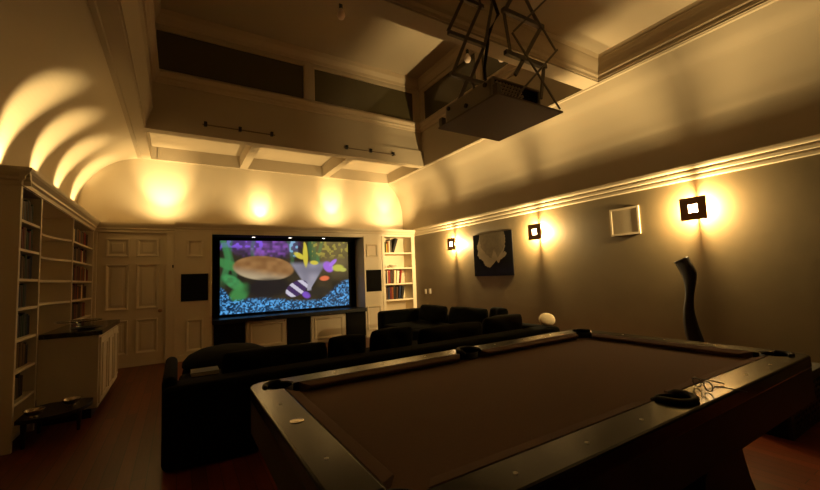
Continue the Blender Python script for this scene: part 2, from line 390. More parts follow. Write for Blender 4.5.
def picture(u, v):
    n1 = vn(u*16, v*9); n2 = vn(u*50+9, v*30); n3 = vn(u*110, v*62+5)
    c = lerp((.010, .009, .006), (.040, .030, .016), n1)
    if u > .62: c = lerp(c, (.16, .115, .045), sm(.62, .8, u)*sm(.35, .7, v)*(.4+.7*n1))
    # violet coral along the top left, green fronds
    c = lerp(c, lerp((.09, .045, .17), (.30, .10, .52), n2), .9*ell(u, v, .33, .93, .22, .17, 0, .45)*(.35+.65*n2))
    if v > .83 and u < .3: c = lerp(c, (.22, .10, .75), sm(.83, .93, v)*(1 if n2 > .52 else .15)*.85)
    for cx, w, k in ((.035, .03, 1), (.08, .025, .6), (.24, .02, .4), (.70, .05, .5), (.75, .02, .6), (.505, .02, .4)):
        x = cx+.018*math.sin(v*9+cx*40); f = (1-sm(w*.4, w, abs(u-x)))*sm(.30 if cx < .2 else .55, .62, v)
        c = lerp(c, (.05, .22, .07), .75*k*f)
    c = lerp(c, (.06, .30, .09), .9*ell(u, v, .09, .42, .05, .12, .5, .25)*(.6+.4*n2)); c = lerp(c, (.05, .24, .06), .85*ell(u, v, .13, .26, .06, .14, -.3, .3))
    c = lerp(c, (.05, .22, .06), .85*ell(u, v, .05, .66, .05, .10, .7, .25))
    if .50 < u < .57: c = lerp(c, (.25, .55, .75), .7*sm(.72, .8, v)*(1 if n2 > .55 else .1))
    # big smooth brown boulder
    k = ell(u, v, .31, .60, .225, .165, -.28, .06)
    if k > 0:
        b_ = lerp((.19, .085, .028), (.33, .17, .06), vn(u*26+3, v*18)); b_ = lerp(b_, (.42, .33, .20), sm(.60, .43, v+.35*(u-.31)))
        c = lerp(c, b_, k)
    c = lerp(c, (.012, .010, .012), .9*ell(u, v, .33, .33, .16, .13, .1, .3))
    # pale grey fan rock, yellow stalk plant
    f = max(0, min(1, 1-abs(u-.655)/(.02+.16*max(0, v-.30)/.40)))
    if .26 < v < .70: c = lerp(c, lerp((.14, .13, .17), (.44, .42, .50), n1*.6+.4*sm(.45, .27, v)), sm(0, .25, f)*(1-sm(.62, .70, v)))
    for cx, cy, rx, ry, ro in ((.628, .77, .02, .16, .02), (.578, .77, .028, .06, .6), (.70, .665, .035, .03, -.6), (.628, .90, .012, .07, .1)):
        c = lerp(c, (.60, .50, .05), .95*ell(u, v, cx, cy, rx, ry, ro, .25))
    # violet and yellow sea plants on the right, one orange sponge
    c = lerp(c, (.34, .13, .66), .95*ell(u, v, .82, .60, .042, .08, .2, .22)); c = lerp(c, (.40, .17, .75), .9*ell(u, v, .86, .66, .02, .06, -.5, .25))
    c = lerp(c, (.52, .50, .07), .9*ell(u, v, .905, .58, .05, .05, .4, .3)); c = lerp(c, (.50, .48, .09), .9*ell(u, v, .95, .55, .03, .03, 0, .3))
    c = lerp(c, (.75, .16, .06), .9*ell(u, v, .785, .43, .04, .035, .3, .3))
    if u > .68: c = lerp(c, (.45, .36, .06), .65*sm(.70, .80, v)*(1 if n2 > .62 else .12))
    # blue gravel
    edge = .15+.04*math.sin(u*7)+.21*sm(.72, .97, u)+.2*sm(.1, .0, u)
    g = sm(edge+.03, edge-.03, v)
    pb = lerp((.004, .016, .045), (.12, .46, .95), sm(.42, .74, n3)*(.35+.65*n2)+.08*n1)
    c = lerp(c, pb, .96*g)
    # striped violet pebble
    k = ell(u, v, .555, .30, .075, .125, -.45, .08)
    if k > 0: c = lerp(c, (.55, .52, .62) if math.sin((u*.8+v*.55)*75) > .25 else (.05, .025, .10), k)
    c = lerp(c, (.20, .08, .55), .9*ell(u, v, .63, .20, .03, .05, .3, .3)); c = lerp(c, (.02, .018, .015), .8*ell(u, v, .74, .24, .09, .06, .1, .4))
    return c
def image_mesh(name, fn, nu, nv, f, parent, strength, emissive):
    vs = []; cs = []; fs = []
    for j in range(nv+1):
        for i in range(nu+1):
            vs.append(f(i/nu, j/nv)); cs.append(fn(i/nu, j/nv))
    for j in range(nv):
        for i in range(nu):
            a = j*(nu+1)+i; fs.append((a, a+1, a+nu+2, a+nu+1))
    me = bpy.data.meshes.new(name); me.from_pydata(vs, [], fs)
    ca = me.color_attributes.new('picture', 'FLOAT_COLOR', 'POINT')
    for k, cc_ in enumerate(cs): ca.data[k].color = (*cc_, 1)
    m = bpy.data.materials.new(name+'_mat'); m.use_nodes = True; nt = m.node_tree; b = nt.nodes['Principled BSDF']
    at = nt.nodes.new('ShaderNodeAttribute'); at.attribute_name = 'picture'
    if emissive:
        b.inputs['Base Color'].default_value = (.02, .02, .02, 1); b.inputs['Roughness'].default_value = .8
        nt.links.new(at.outputs['Color'], b.inputs['Emission Color']); b.inputs['Emission Strength'].default_value = strength
    else:
        nt.links.new(at.outputs['Color'], b.inputs['Base Color']); b.inputs['Roughness'].default_value = .9; b.inputs['Specular IOR Level'].default_value = 0
    me.materials.append(m)
    o = bpy.data.objects.new(name, me); COL.objects.link(o); o.parent = parent
    o.location = -parent.location
    return o
sc_ = empty('projection_screen', (1.94, 7.93, .64), 'large screen lit with a colourful underwater scene', 'screen')
MB().frame_y(.62, .635, 3.255, 2.125, 7.915, 7.955, .04).build('frame', M['black'], sc_)
MB().box(.655, 7.935, .66, 3.225, 7.95, 2.10).build('backing', M['black'], sc_)
image_mesh('picture', picture, 300, 168, lambda u, v: (.66+u*2.56, 7.932, .665+v*1.43), sc_, .78, True)

# ------------------------------------------------------------------ right bookshelf
bs = empty('bookshelf', (4.28, YC+.2, 0), 'cream open bookshelf in the back right corner', 'bookshelf')
b = MB(); b.box(3.867, YC, 0, 3.905, 7.84, 2.295); b.build('side_panel', M['joinery'], bs)
b = MB(); b.box(4.605, YC, 0, 4.696, 7.84, 2.295); b.build('side_panel', M['joinery'], bs)
b = MB(); b.box(3.867, 7.84, 0, 4.696, 7.99, 2.295); b.build('back_panel', M['joinery'], bs)
b = MB(); b.box(3.905, YC, 2.15, 4.605, 7.84, 2.295); b.build('top_rail', M['joinery'], bs)
b = MB(); b.box(3.905, YC+.02, 0, 4.605, 7.84, .43); panel_moulding(b, 3.98, .10, 4.53, .36, YC+.02); b.build('base_panel', M['joinery'], bs)
SHZ = [.752, 1.105, 1.457, 1.797]
for z in SHZ: MB().box(3.905, YC+.012, z-.032, 4.605, 7.84, z).build('shelf', M['joinery'], bs)

BOOKM = {}
def bookmat(name, col):
    if name not in BOOKM: BOOKM[name] = mat('book_'+name, col, .6, .3)
    return BOOKM[name]
COLS = {'red': (.24, .02, .012), 'cream': (.75, .62, .40), 'black': (.012, .010, .010), 'brown': (.055, .025, .012), 'blue': (.012, .02, .05), 'green': (.015, .035, .014),
        'tan': (.16, .10, .045), 'white': (.78, .70, .55), 'orange': (.25, .07, .012), 'grey': (.07, .06, .05), 'maroon': (.12, .015, .012), 'yellow': (.55, .38, .05)}
def book(p, t_, h, d, lean, axis, colname, label, group):
    """a closed book standing on a shelf: p = bottom corner at the spine; axis 'x': spines face -Y; 'y': spines face +X"""
    m = MB()
    # local: x along shelf (thickness), y depth, z up; boards, rounded spine and page block
    m.box(0, 0, 0, .0035, d, h); m.box(t_-.0035, 0, 0, t_, d, h)
    m.prism([(0, 0), (t_*.25, -.006), (t_*.75, -.006), (t_, 0), (t_, .004), (0, .004)], lambda a, b, t: Vector((a, b, t)), 0, h)
    m.box(.0035, .004, .004, t_-.0035, d-.006, h-.005)
    if lean:
        for v in m.bm.verts:
            x, z = v.co.x, v.co.z; v.co.x = x*math.cos(lean)+z*math.sin(lean); v.co.z = z*math.cos(lean)-(x-t_)*math.sin(lean)
    if axis == 'y':
        for v in m.bm.verts: v.co = Vector((-v.co.y, v.co.x, v.co.z))
    o = m.build('book', bookmat(colname, COLS[colname]))
    o.location = p
    return tag(o, label, 'book', group)
ordn = ['first', 'second', 'third', 'fourth', 'fifth', 'sixth', 'seventh', 'eighth', 'ninth', 'tenth', 'eleventh', 'twelfth', 'thirteenth', 'fourteenth', 'fifteenth', 'sixteenth', 'seventeenth', 'eighteenth']
rows = [(1.797, 'top shelf', [('green', .05, .24, 0), ('yellow', .03, .20, 0), ('orange', .035, .25, 0), ('white', .03, .27, 0), ('grey', .04, .30, 0), ('black', .06, .33, .34)]),
        (1.105, 'third shelf down', [('black', .05, .28, 0), ('cream', .02, .295, 0), ('red', .06, .30, 0), ('grey', .03, .27, 0), ('brown', .05, .29, 0), ('cream', .05, .29, .06), ('white', .06, .28, .10), ('red', .04, .30, .14)]),
        (.752, 'lowest shelf', [('brown', .06, .26, 0), ('blue', .05, .27, 0), ('maroon', .05, .28, 0), ('orange', .03, .27, 0), ('black', .06, .28, 0), ('brown', .05, .27, .06), ('blue', .05, .29, .12), ('black', .06, .28, .18)])]
for z, nm, bk in rows:
    x = 3.918
    for i, (cn, t_, h, ln) in enumerate(bk):
        sh = 0 if not ln else 0.0
        book((x+sh, YC+.05, z+.0005), t_, h, .20, ln, 'x', cn, '%s book, %s from left on the %s of the back right bookshelf' % (cn, ordn[i], nm), 'books on the right bookshelf')
        x += t_/math.cos(ln)+.0025+(.012 if ln and i+1 < len(bk) else 0)
bw = MB().lathe([(.03, 0), (.035, .012), (.06, .03), (.085, .06), (.088, .066), (.075, .06), (.045, .025), (.01, .02)], (0, 0, 0), 28, sx=1.2)
o = tag(bw.build('bowl', M['sight'], smooth=True), 'small pale bowl on the second shelf of the back right bookshelf', 'bowl'); o.location = (4.17, 7.62, 1.4575)
o = tag(MB().lathe([(.02, 0), (.026, .01), (.024, .05), (.012, .06)], (0, 0, 0), 16).build('jar', M['sight'], smooth=True), 'tiny pale jar left of the bowl on the second shelf', 'jar'); o.location = (3.98, 7.60, 1.4575)

# ------------------------------------------------------------------ left built-in bookcase
bc = empty('bookcase', (-1.3, 5.9, 0), 'tall cream built-in bookcase along the left wall', 'bookcase')
X0 = XW+.003; XI = XW+.03
Y0, Y1, Y2, Y3 = 4.30, 4.87, 6.165, 7.485
b = MB(); b.box(X0, Y0, 0, XLB, Y0+.04, 2.2); b.build('side_panel', M['joinery'], bc)
for y in (Y1, Y2): MB().box(XI, y-.018, 0, XLB, y+.018, 2.15).build('divider', M['joinery'], bc)
MB().box(X0, Y3-.05, 0, XLB, Y3, 2.2).build('side_panel', M['joinery'], bc)
MB().box(X0, Y0+.04, 0, XI, Y3-.05, 2.2).build('back_panel', M['joinery'], bc)
MB().box(XI, Y0+.04, 2.13, XLB, Y3-.05, 2.2).build('top_board', M['joinery'], bc)
m_ = MB(); lcor = [(a, b-.03) for a, b in cor]
run_y(lcor, XLB, 1, Y0-.06, Y3)(m_)
m_.prism(lcor, lambda a, b_, t: Vector((t, Y0-a, b_)), X0, XLB+.06)
m_.box(X0, Y0, 2.2, XLB, Y3, 2.21)
m_.build('cornice', M['joinery'], bc)
LZ = [.10, .36, .615, .87, 1.125, 1.37, 1.62, 1.865]
for z in LZ:
    MB().box(XI, Y0+.04, z-.022, XLB-.004, Y1-.018, z).build('shelf', M['joinery'], bc)
    MB().box(XI, Y2+.018, z-.022, XLB-.004, Y3-.05, z).build('shelf', M['joinery'], bc)
for z in LZ[4:]:
    pts = [(XI, Y1+.018), (XI, Y2-.018)]
    pts += [(XLB-.01-.11*math.sin(PI*(k/12)), Y2-.018-(Y2-Y1-.036)*k/12) for k in range(13)]
    MB().prism(pts, lambda a, b_, t: Vector((a, b_, t)), z-.022, z).build('curved_shelf', M['joinery'], bc)
rnames = {1: 'second shelf from bottom', 2: 'third shelf from bottom', 3: 'fifth shelf from top', 4: 'fourth shelf from top', 5: 'third shelf from top', 6: 'second shelf from top', 7: 'top shelf'}
pal = ['black', 'brown', 'grey', 'maroon', 'brown', 'tan', 'black', 'green', 'blue', 'brown', 'grey', 'tan']
pal2 = ['brown', 'orange', 'tan', 'black', 'maroon', 'cream', 'brown', 'tan', 'black', 'grey', 'brown', 'red']
for bay, (ya, yb_, pp, tmin, rws) in {'near bay': (Y0+.05, Y1-.03, pal, .040, range(1, 8)), 'far bay': (Y2+.03, Y3-.06, pal2, .066, range(3, 8))}.items():
    for r in rws:
        y = ya; i = 0; fill = yb_-(.10 if random.random() < .35 else 0)
        top = (LZ[r+1]-.024) if r < 7 else 2.128
        while True:
            t_ = tmin*random.uniform(.75, 1.15)
            if y+t_ > fill or i >= 18: break
            h = min(random.uniform(.165, .215), top-LZ[r]-.012); cn = random.choice(pp)
            book((XLB-.05, y, LZ[r]+.0005), t_, h, .15, 0, 'y', cn, '%s %s book, %s, %s of left bookcase' % (ordn[i], cn, rnames[r], bay), 'books in the left bookcase')
            y += t_+.0015; i += 1
# glass and china pieces in the middle bay
vz = MB().lathe([(.035, 0), (.05, .02), (.06, .08), (.03, .13), (.025, .15), (.035, .17), (.028, .17), (.01, .02)], (0, 0, 0), 24)
o = tag(vz.build('vase', M['green_glass'], smooth=True), 'green glass vase in the middle bay of the left bookcase', 'vase'); o.location = (-1.325, 5.22, 1.6205)
vz = MB().lathe([(.04, 0), (.045, .01), (.012, .03), (.012, .09), (.06, .13), (.065, .17), (.055, .17), (.01, .10)], (0, 0, 0), 24)
o = tag(vz.build('goblet', M['glass'], smooth=True), 'clear glass goblet in the middle bay of the left bookcase', 'goblet'); o.location = (-1.325, 5.3, 1.3705)
pl_ = MB().lathe([(.02, -.008), (.07, -.004), (.095, .006), (.095, .012), (.06, .004), (.01, .0)], (0, 0, 0), 28, 'x')
o = tag(pl_.build('plate', M['green_glass'], smooth=True), 'greenish round plate standing below the goblet in the bookcase', 'plate'); o.location = (-1.385, 5.32, 1.2205)

# base cabinet with dark counter
cb = empty('base_cabinet', (-.9, 5.55, 0), 'low cream panelled cupboard in front of the left bookcase', 'cabinet')
CX = -.672
MB().box(XLB+.004, 4.905, .10, CX, 6.20, .80).build('body', M['joinery'], cb)
MB().box(XLB+.004, 4.95, 0, CX-.05, 6.16, .10).build('plinth', M['blackpaint'], cb)
for k in range(3):
    ya = 4.945+k*.418; yb_ = ya+.40
    d = MB().box(CX, ya, .13, CX+.018, yb_, .775, .003).build('door', M['joinery'], cb)
    p = MB(); p.frame_x(ya+.05, .19, yb_-.05, .715, CX+.018, CX+.028, .022); sub(p.build('door_panel', M['joinery'], cb), d)
tag(MB().box(XLB+.002, 4.885, .803, CX+.03, 6.22, .85, .006).build('countertop', M['stone']), 'dark stone countertop on the low cream cupboard', 'countertop')
gs = MB().lathe([(.07, 0), (.075, .006), (.02, .014), (.016, .055), (.06, .064), (.19, .07), (.195, .078), (.185, .076), (.02, .07)], (0, 0, 0), 32)
o = tag(gs.build('cake_stand', M['glass'], smooth=True), 'clear glass footed platter on the dark countertop', 'platter'); o.location = (-.90, 5.35, .8505)
ds = MB().lathe([(.05, 0), (.07, .004), (.13, .022), (.135, .028), (.12, .022), (.02, .01)], (0, 0, 0), 32)
o = tag(ds.build('dish', M['blackpaint'], smooth=True), 'shallow black dish beside the glass platter on the countertop', 'dish'); o.location = (-.79, 5.05, .8505)
o = tag(MB().box(-.03, -.03, 0, .03, .03, .06, .012).build('sensor', M['white']), 'small white box on the bookcase cornice by the door', 'sensor'); o.location = (-1.12, 7.40, 2.281)

# low dark table with two shiny bowls beside the bookcase
lt = empty('low_table', (-.87, 4.5, 0), 'low dark table with a curved front at the foot of the bookcase', 'table')
pts = [(-1.105, 4.72), (-1.105, 4.32)]+[(-1.08+.40*math.sin(k/12*PI/2)*1.02, 4.30-.03*math.sin(PI*k/12)+.36*(k/12)**2.2) for k in range(1, 13)]+[(-.68, 4.75), (-.75, 4.80), (-1.0, 4.80)]
MB().prism(pts, lambda a, b_, t: Vector((a, b_, t)), .205, .235).build('top', M['darkwood'], lt)
for p in ((-1.06, 4.36), (-.76, 4.62), (-1.05, 4.74)):
    MB().tube([(p[0], p[1], .207), (p[0], p[1], 0)], [.02, .013], 10).build('leg', M['darkwood'], lt)
bwl = [(.025, 0), (.03, .006), (.012, .012), (.05, .03), (.068, .06), (.070, .064), (.062, .058), (.045, .03), (.01, .018)]
for p, lb in (((-1.0, 4.36), 'left shiny silver bowl on the low dark table'), ((-.80, 4.56), 'right shiny silver bowl on the low dark table')):
    o = tag(MB().lathe(bwl, (0, 0, 0), 24).build('bowl', M['silver'], smooth=True), lb, 'bowl', 'silver bowls on the low table'); o.location = (p[0], p[1], .2355)

# ------------------------------------------------------------------ wall lights on the right wall
def sconce(y, label):
    z = 1.85; t = empty('wall_light', (XR, y, z), label, 'wall light', 'square wall lights on the right wall')
    h = .119; q = .043; xp = XR-.115
    m = MB(); m.box(xp-.005, y-h, z+q, xp+.005, y+h, z+h); m.box(xp-.005, y-h, z-h, xp+.005, y+h, z-q)
    m.box(xp-.005, y-h, z-q, xp+.005, y-q, z+q); m.box(xp-.005, y+q, z-q, xp+.005, y+h, z+q)
    m.build('face_plate', M['bronze'], t)
    MB().box(xp+.006, y-q-.006, z-q-.006, xp+.012, y+q+.006, z+q+.006).build('diffuser', M['lampglow'], t)
    MB().box(xp+.005, y-.007, z+.05, XR-.001, y+.007, z+.105).build('bracket', M['bronze'], t); MB().box(xp+.005, y-.007, z-.105, XR-.001, y+.007, z-.05).build('bracket', M['bronze'], t)
    MB().lathe([(.030, 0), (.030, .012), (.012, .014), (.012, .03)], (XR-.0305, y, z), 16, 'x').build('wall_boss', M['bronze'], t)
    L = bpy.data.lights.new('wall_lamp_bulb', 'POINT'); L.energy = SCE; L.color = WARM; L.shadow_soft_size = .013
    o = bpy.data.objects.new('wall_lamp_bulb', L); COL.objects.link(o); o.location = (XR-.050, y, z)
WARM = (1, .685, .285); SCE = 135.0
for y, lb in ((5.955, 'square bronze wall light nearest the back corner, left of the painting'), (3.895, 'square bronze wall light between the painting and the wall speaker'),
              (1.817, 'square bronze wall light above the wavy sculpture, right of the wall speaker')): sconce(y, lb)

# painting
def inpoly(x, y, P):
    c_ = False; j = len(P)-1
    for i in range(len(P)):
        if (P[i][1] > y) != (P[j][1] > y) and x < (P[j][0]-P[i][0])*(y-P[i][1])/(P[j][1]-P[i][1])+P[i][0]: c_ = not c_
        j = i
    return c_
shp = [(.19, 1.01), (.17, .86), (.10, .72), (.13, .62), (.11, .52), (.16, .42), (.24, .36), (.30, .26), (.42, .19), (.52, .27), (.60, .36), (.65, .29), (.70, .36), (.82, .43), (.86, .50), (.82, .56), (.78, .52), (.83, .66), (.84, .85), (.81, 1.01)]
inner = [(.20, 1.01), (.18, .86), (.22, .66), (.38, .47), (.47, .40), (.55, .62), (.64, .42), (.78, .60), (.83, .72), (.82, 1.01)]
def art(u, v):
    n = vn(u*9, v*8); n2 = vn(u*30, v*28)
    uu = u+.02*(n2-.5); vv = v+.03*(n2-.5)
    c = lerp((.010, .010, .012), (.016, .016, .034), sm(.35, 0, v)*n)
    if inpoly(uu, vv, shp): c = lerp((.20, .165, .12), (.27, .22, .155), n)
    if inpoly(uu, vv, inner): c = lerp((.13, .105, .075), (.18, .15, .105), n2*.6+.4*n)
    return c
pt = empty('hanging_canvas', (XR-.02, 4.935, 1.58), 'unframed dark canvas with a pale abstract shape on the right wall', 'painting')
MB().box(XR-.012, 4.452, 1.205, XR-.001, 5.418, 1.957).build('canvas_edge', M['blackpaint'], pt)
image_mesh('canvas', art, 110, 84, lambda u, v: (XR-.0132, 5.418-.966*u, 1.205+.752*v), pt, 0, False)
# wall speaker
ws = empty('wall_speaker', (XR, 2.59, 1.83), 'square pale flush speaker on the right wall between two wall lights', 'speaker')
MB().frame_x(2.415, 1.66, 2.772, 1.998, XR-.016, XR-.001, .022).build('frame', M['joinery'], ws)
MB().box(XR-.011, 2.436, 1.681, XR-.001, 2.751, 1.977).build('mesh_cover', M['grillecloth'], ws)
for y, z, lb in ((7.10, .90, 'upper left'), (6.93, .91, 'upper right')):
    wp = empty('wall_switch', (XR, y, z), 'pale switch plate low on the right wall above the sofa, %s one' % ('left' if y > 7 else 'right'), 'switch', 'switch plates by the bookshelf')
    MB().box(XR-.009, y-.035, z-.055, XR-.0005, y+.035, z+.055, .003).build('plate', M['white'], wp)
    MB().box(XR-.013, y-.012, z-.022, XR-.008, y+.012, z+.022, .001).build('rocker', M['white'], wp)

# wavy sculpture
def sculpture():
    ctr = [(0, 1.86, .085), (.20, 1.87, .085), (.42, 1.915, .080), (.62, 1.955, .066), (.80, 1.965, .048), (.95, 1.945, .038), (1.08, 1.93, .052), (1.18, 1.935, .072), (1.26, 1.965, .078), (1.325, 1.995, .068)]
    cz = smooth_prof([(z, y) for z, y, w in ctr], 4); cw = smooth_prof([(z, w) for z, y, w in ctr], 4)
    m = MB(); rings = []
    for i, ((z, y), (_, w)) in enumerate(zip(cz, cw)):
        k = i/(len(cz)-1); a = .22*math.sin(k*PI*1.7)
        ca, sa = math.cos(a), math.sin(a); ring = []
        for dy, dx in ((-w, -.012), (-w*.6, -.022), (w*.6, -.022), (w, -.012), (w, .012), (w*.6, .022), (-w*.6, .022), (-w, .012)):
            ring.append(m.bm.verts.new((4.54+dx*ca-dy*sa*.6, y*.965+.03+dy*ca+dx*sa, z-(.028*dy/w if k > .97 else 0))))
        rings.append(ring)
    for A, B in zip(rings, rings[1:]):
        for k in range(8): m.bm.faces.new((A[k], A[(k+1) % 8], B[(k+1) % 8], B[k]))
    m.bm.faces.new(rings[0][::-1]); m.bm.faces.new(rings[-1])
    return m
tag(sculpture().build('sculpture', M['darkwood'], smooth=True), 'tall dark wavy wooden sculpture standing by the right wall', 'sculpture')

# perforated dark chest by the right wall
M['chest'] = mat('dark_chest_wood', (.016, .014, .010), .55, .3)
ch = empty('lattice_chest', (4.2, 1.2, 0), 'low dark chest with a diamond pierced front by the right wall', 'chest')
cx0, cx1, cy0, cy1, cz1 = 3.72, 4.60, 1.0, 1.42, .40
b = MB(); b.box(cx0, cy0+.03, .0, cx1, cy1, cz1-.03); b.build('body', M['black'], ch)
MB().box(cx0-.015, cy0-.01, cz1-.03, cx1+.015, cy1+.01, cz1, .006).build('lid', M['chest'], ch)
b = MB(); b.frame_y(cx0, .0, cx1, cz1-.03, cy0+.004, cy0+.028, .05)
for k in range(-5, 14):
    for s_ in (1, -1):
        xa = cx0+.05+k*.085; z0_, z1_ = .05, cz1-.08; xb = xa+s_*(z1_-z0_)
        lo, hi = cx0+.05, cx1-.05
        t0, t1 = 0, 1
        if xb != xa:
            ta, tb = sorted(((lo-xa)/(xb-xa), (hi-xa)/(xb-xa))); t0 = max(0, ta); t1 = min(1, tb)
        if t1-t0 > .05:
            b.bar((xa+(xb-xa)*t0, cy0+.014, z0_+(z1_-z0_)*t0), (xa+(xb-xa)*t1, cy0+.014, z0_+(z1_-z0_)*t1), .03, .014)
b.build('lattice_front', M['chest'], ch)

# ------------------------------------------------------------------ sectional sofa
SB = 3.10
so = empty('sectional_sofa', (2.0, 3.7, 0), 'large dark L-shaped sofa facing the screen, back to the pool table', 'sofa')
def soft(x0, y0, z0, x1, y1, z1, bev, name):
    m = MB().box(x0, y0, z0, x1, y1, z1, bev, seg=4); return m.build(name, M['sofa'], so, smooth=True)
soft(-.09, SB, .02, 4.02, SB+.26, .575, .05, 'backrest')
soft(-.0, SB+.24, .06, 3.92, 4.12, .30, .03, 'base')
soft(-.092, SB+.06, .04, .0, 4.10, .635, .045, 'armrest')
soft(3.0, 4.10, .06, 3.92, 6.0, .30, .03, 'base')
soft(3.82, SB+.1, .02, 4.02, 6.1, .575, .05, 'backrest')
soft(2.98, 5.86, .04, 4.0, 6.11, .665, .06, 'armrest')
for x0, x1 in ((.01, .97), (.98, 1.95), (1.96, 2.98)): soft(x0, SB+.25, .30, x1, 4.14, .46, .045, 'seat_cushion')
soft(2.99, SB+.25, .30, 3.85, 4.14, .46, .045, 'seat_cushion'); soft(2.98, 4.15, .30, 3.85, 4.99, .46, .045, 'seat_cushion'); soft(2.98, 5.0, .30, 3.85, 5.87, .46, .045, 'seat_cushion')
def cushion(c, w, h, t, rot, label, sag=0, m='sofa2', grp='dark cushions along the sofa'):
    mb = MB().pillow((0, 0, 0), w, h, t, rot, sag)
    o = mb.build('cushion', M[m], smooth=True, sub=1); o.location = c
    return tag(o, label, 'cushion', grp)
T = -.22
cushion((.74, 3.475, .594), .94, .265, .17, (-T, 0, .02), 'dark cushion on the sofa back, leftmost, slumped low', .02)
cushion((1.375, 3.475, .601), .40, .278, .16, (-T, 0, -.03), 'dark cushion on the sofa back, second from left, narrow')
cushion((1.855, 3.475, .611), .52, .298, .17, (-T, 0, .04), 'dark cushion on the sofa back, third from left')
cushion((2.62, 3.48, .589), .94, .255, .18, (-T, 0, -.02), 'long dark cushion on the sofa back, fourth from left')
cushion((3.43, 3.50, .604), .70, .285, .20, (-T, 0, .05), 'plump dark cushion on the sofa back by the cream disc')
cushion((3.70, 5.41, .614), .82, .305, .18, (T, 0, -PI/2), 'tall dark cushion on the far end of the sofa by the bookshelf')
cushion((3.70, 4.50, .619), .88, .315, .18, (T, 0, -PI/2+.05), 'dark cushion on the right arm of the sofa below the painting')
cushion((3.69, 3.85, .634), .36, .345, .14, (T, 0, -PI/2-.1), 'small dark cushion in the right corner of the sofa, behind the plump one')
dm = MB().lathe([(.02, -.03), (.075, -.03), (.093, -.018), (.098, 0), (.093, .018), (.075, .03), (.02, .03)], (0, 0, 0), 32)
o = tag(dm.build('round_cushion', M['disc'], smooth=True), 'small cream disc-shaped cushion on the right end of the sofa', 'cushion')
o.location = (3.93, 3.235, .655); o.rotation_euler = Vector((-.45, -.50, .74)).to_track_quat('Z', 'Y').to_euler()
ot = empty('ottoman', (.47, 4.66, 0), 'round dark ottoman with a domed top in front of the sofa', 'ottoman')
MB().lathe([(.38, .05), (.42, .07), (.43, .20), (.43, .36), (.42, .40)], (.47, 4.66, 0), 36).build('body', M['sofa'], ot, smooth=True)
MB().lathe([(.41, .395), (.435, .42), (.43, .46), (.38, .52), (.28, .565), (.14, .588), (.01, .592)], (.47, 4.66, 0), 36).build('domed_cushion', M['sofa2'], ot, smooth=True)
for a in range(4):
    MB().tube([(.47+.3*math.cos(a*PI/2+.7), 4.66+.3*math.sin(a*PI/2+.7), .06), (.47+.3*math.cos(a*PI/2+.7), 4.66+.3*math.sin(a*PI/2+.7), 0)], .025, 10).build('leg', M['darkwood'], ot)
bk = empty('magazine', (.21, 3.98, .46), 'dark covered book with pale pages lying on the sofa seat', 'book')
MB().box(.10, 3.88, .462, .32, 4.08, .466).build('cover', M['darkwood'], bk); MB().box(.103, 3.882, .466, .317, 4.078, .492).build('pages', M['paper'], bk)
MB().box(.10, 3.88, .492, .32, 4.08, .496).build('cover', M['darkwood'], bk)

# ------------------------------------------------------------------ pool table
px0, px1, py0, py1 = .276, 2.712, .618, 1.940; zt = .80; RW = .128; CW = .05
pt = empty('pool_table', ((px0+px1)/2, (py0+py1)/2, 0), 'large dark pool table with brown cloth in the foreground', 'pool table')
ix0, ix1, iy0, iy1 = px0+RW, px1-RW, py0+RW, py1-RW; xm = (px0+px1)/2
def rail_ring():
    bm = bmesh.new()
    def loop(P, z): 
        vs = [bm.verts.new((x, y, z)) for x, y in P]
        return [bm.edges.new((vs[i], vs[(i+1) % len(vs)])) for i in range(len(vs))]
    R = .07; outer = []
    for cx, cy, a0 in ((px1-R, py1-R, 0), (px0+R, py1-R, PI/2), (px0+R, py0+R, PI), (px1-R, py0+R, 1.5*PI)):
        outer += [(cx+R*math.cos(a0+k/6*PI/2), cy+R*math.sin(a0+k/6*PI/2)) for k in range(7)]
    inner = []; r = .062; o_ = -.012
    def arc(cx, cy, a0, a1, n=12): return [(cx+r*math.cos(a0+(a1-a0)*k/n), cy+r*math.sin(a0+(a1-a0)*k/n)) for k in range(n+1)]
    inner += arc(ix1-o_, iy1-o_, -PI/4-.981, 3*PI/4+.981)
    inner += arc(xm+.01, iy1+.028, -.469, PI+.469)
    inner += arc(ix0+o_, iy1-o_, PI/4-.981, 5*PI/4+.981)
    inner += arc(ix0+o_, iy0+o_, 3*PI/4-.981, 7*PI/4+.981)
    inner += arc(xm+.01, iy0-.036, PI-.62, 2*PI+.62)
    inner += arc(ix1-o_, iy0+o_, 5*PI/4-.981, 9*PI/4+.981)
    es = loop(outer, zt)+loop(inner, zt)
    r_ = bmesh.ops.triangle_fill(bm, use_beauty=True, use_dissolve=False, edges=es)
    fs = [g for g in r_['geom'] if isinstance(g, bmesh.types.BMFace)]
    ex = bmesh.ops.extrude_face_region(bm, geom=fs)
    vs = [g for g in ex['geom'] if isinstance(g, bmesh.types.BMVert)]
    bmesh.ops.translate(bm, vec=(0, 0, -.058), verts=vs)
    m = MB(); m.bm.free(); m.bm = bm; return m
o = rail_ring().build('rail_top', M['rail'], pt, bevel=.009)
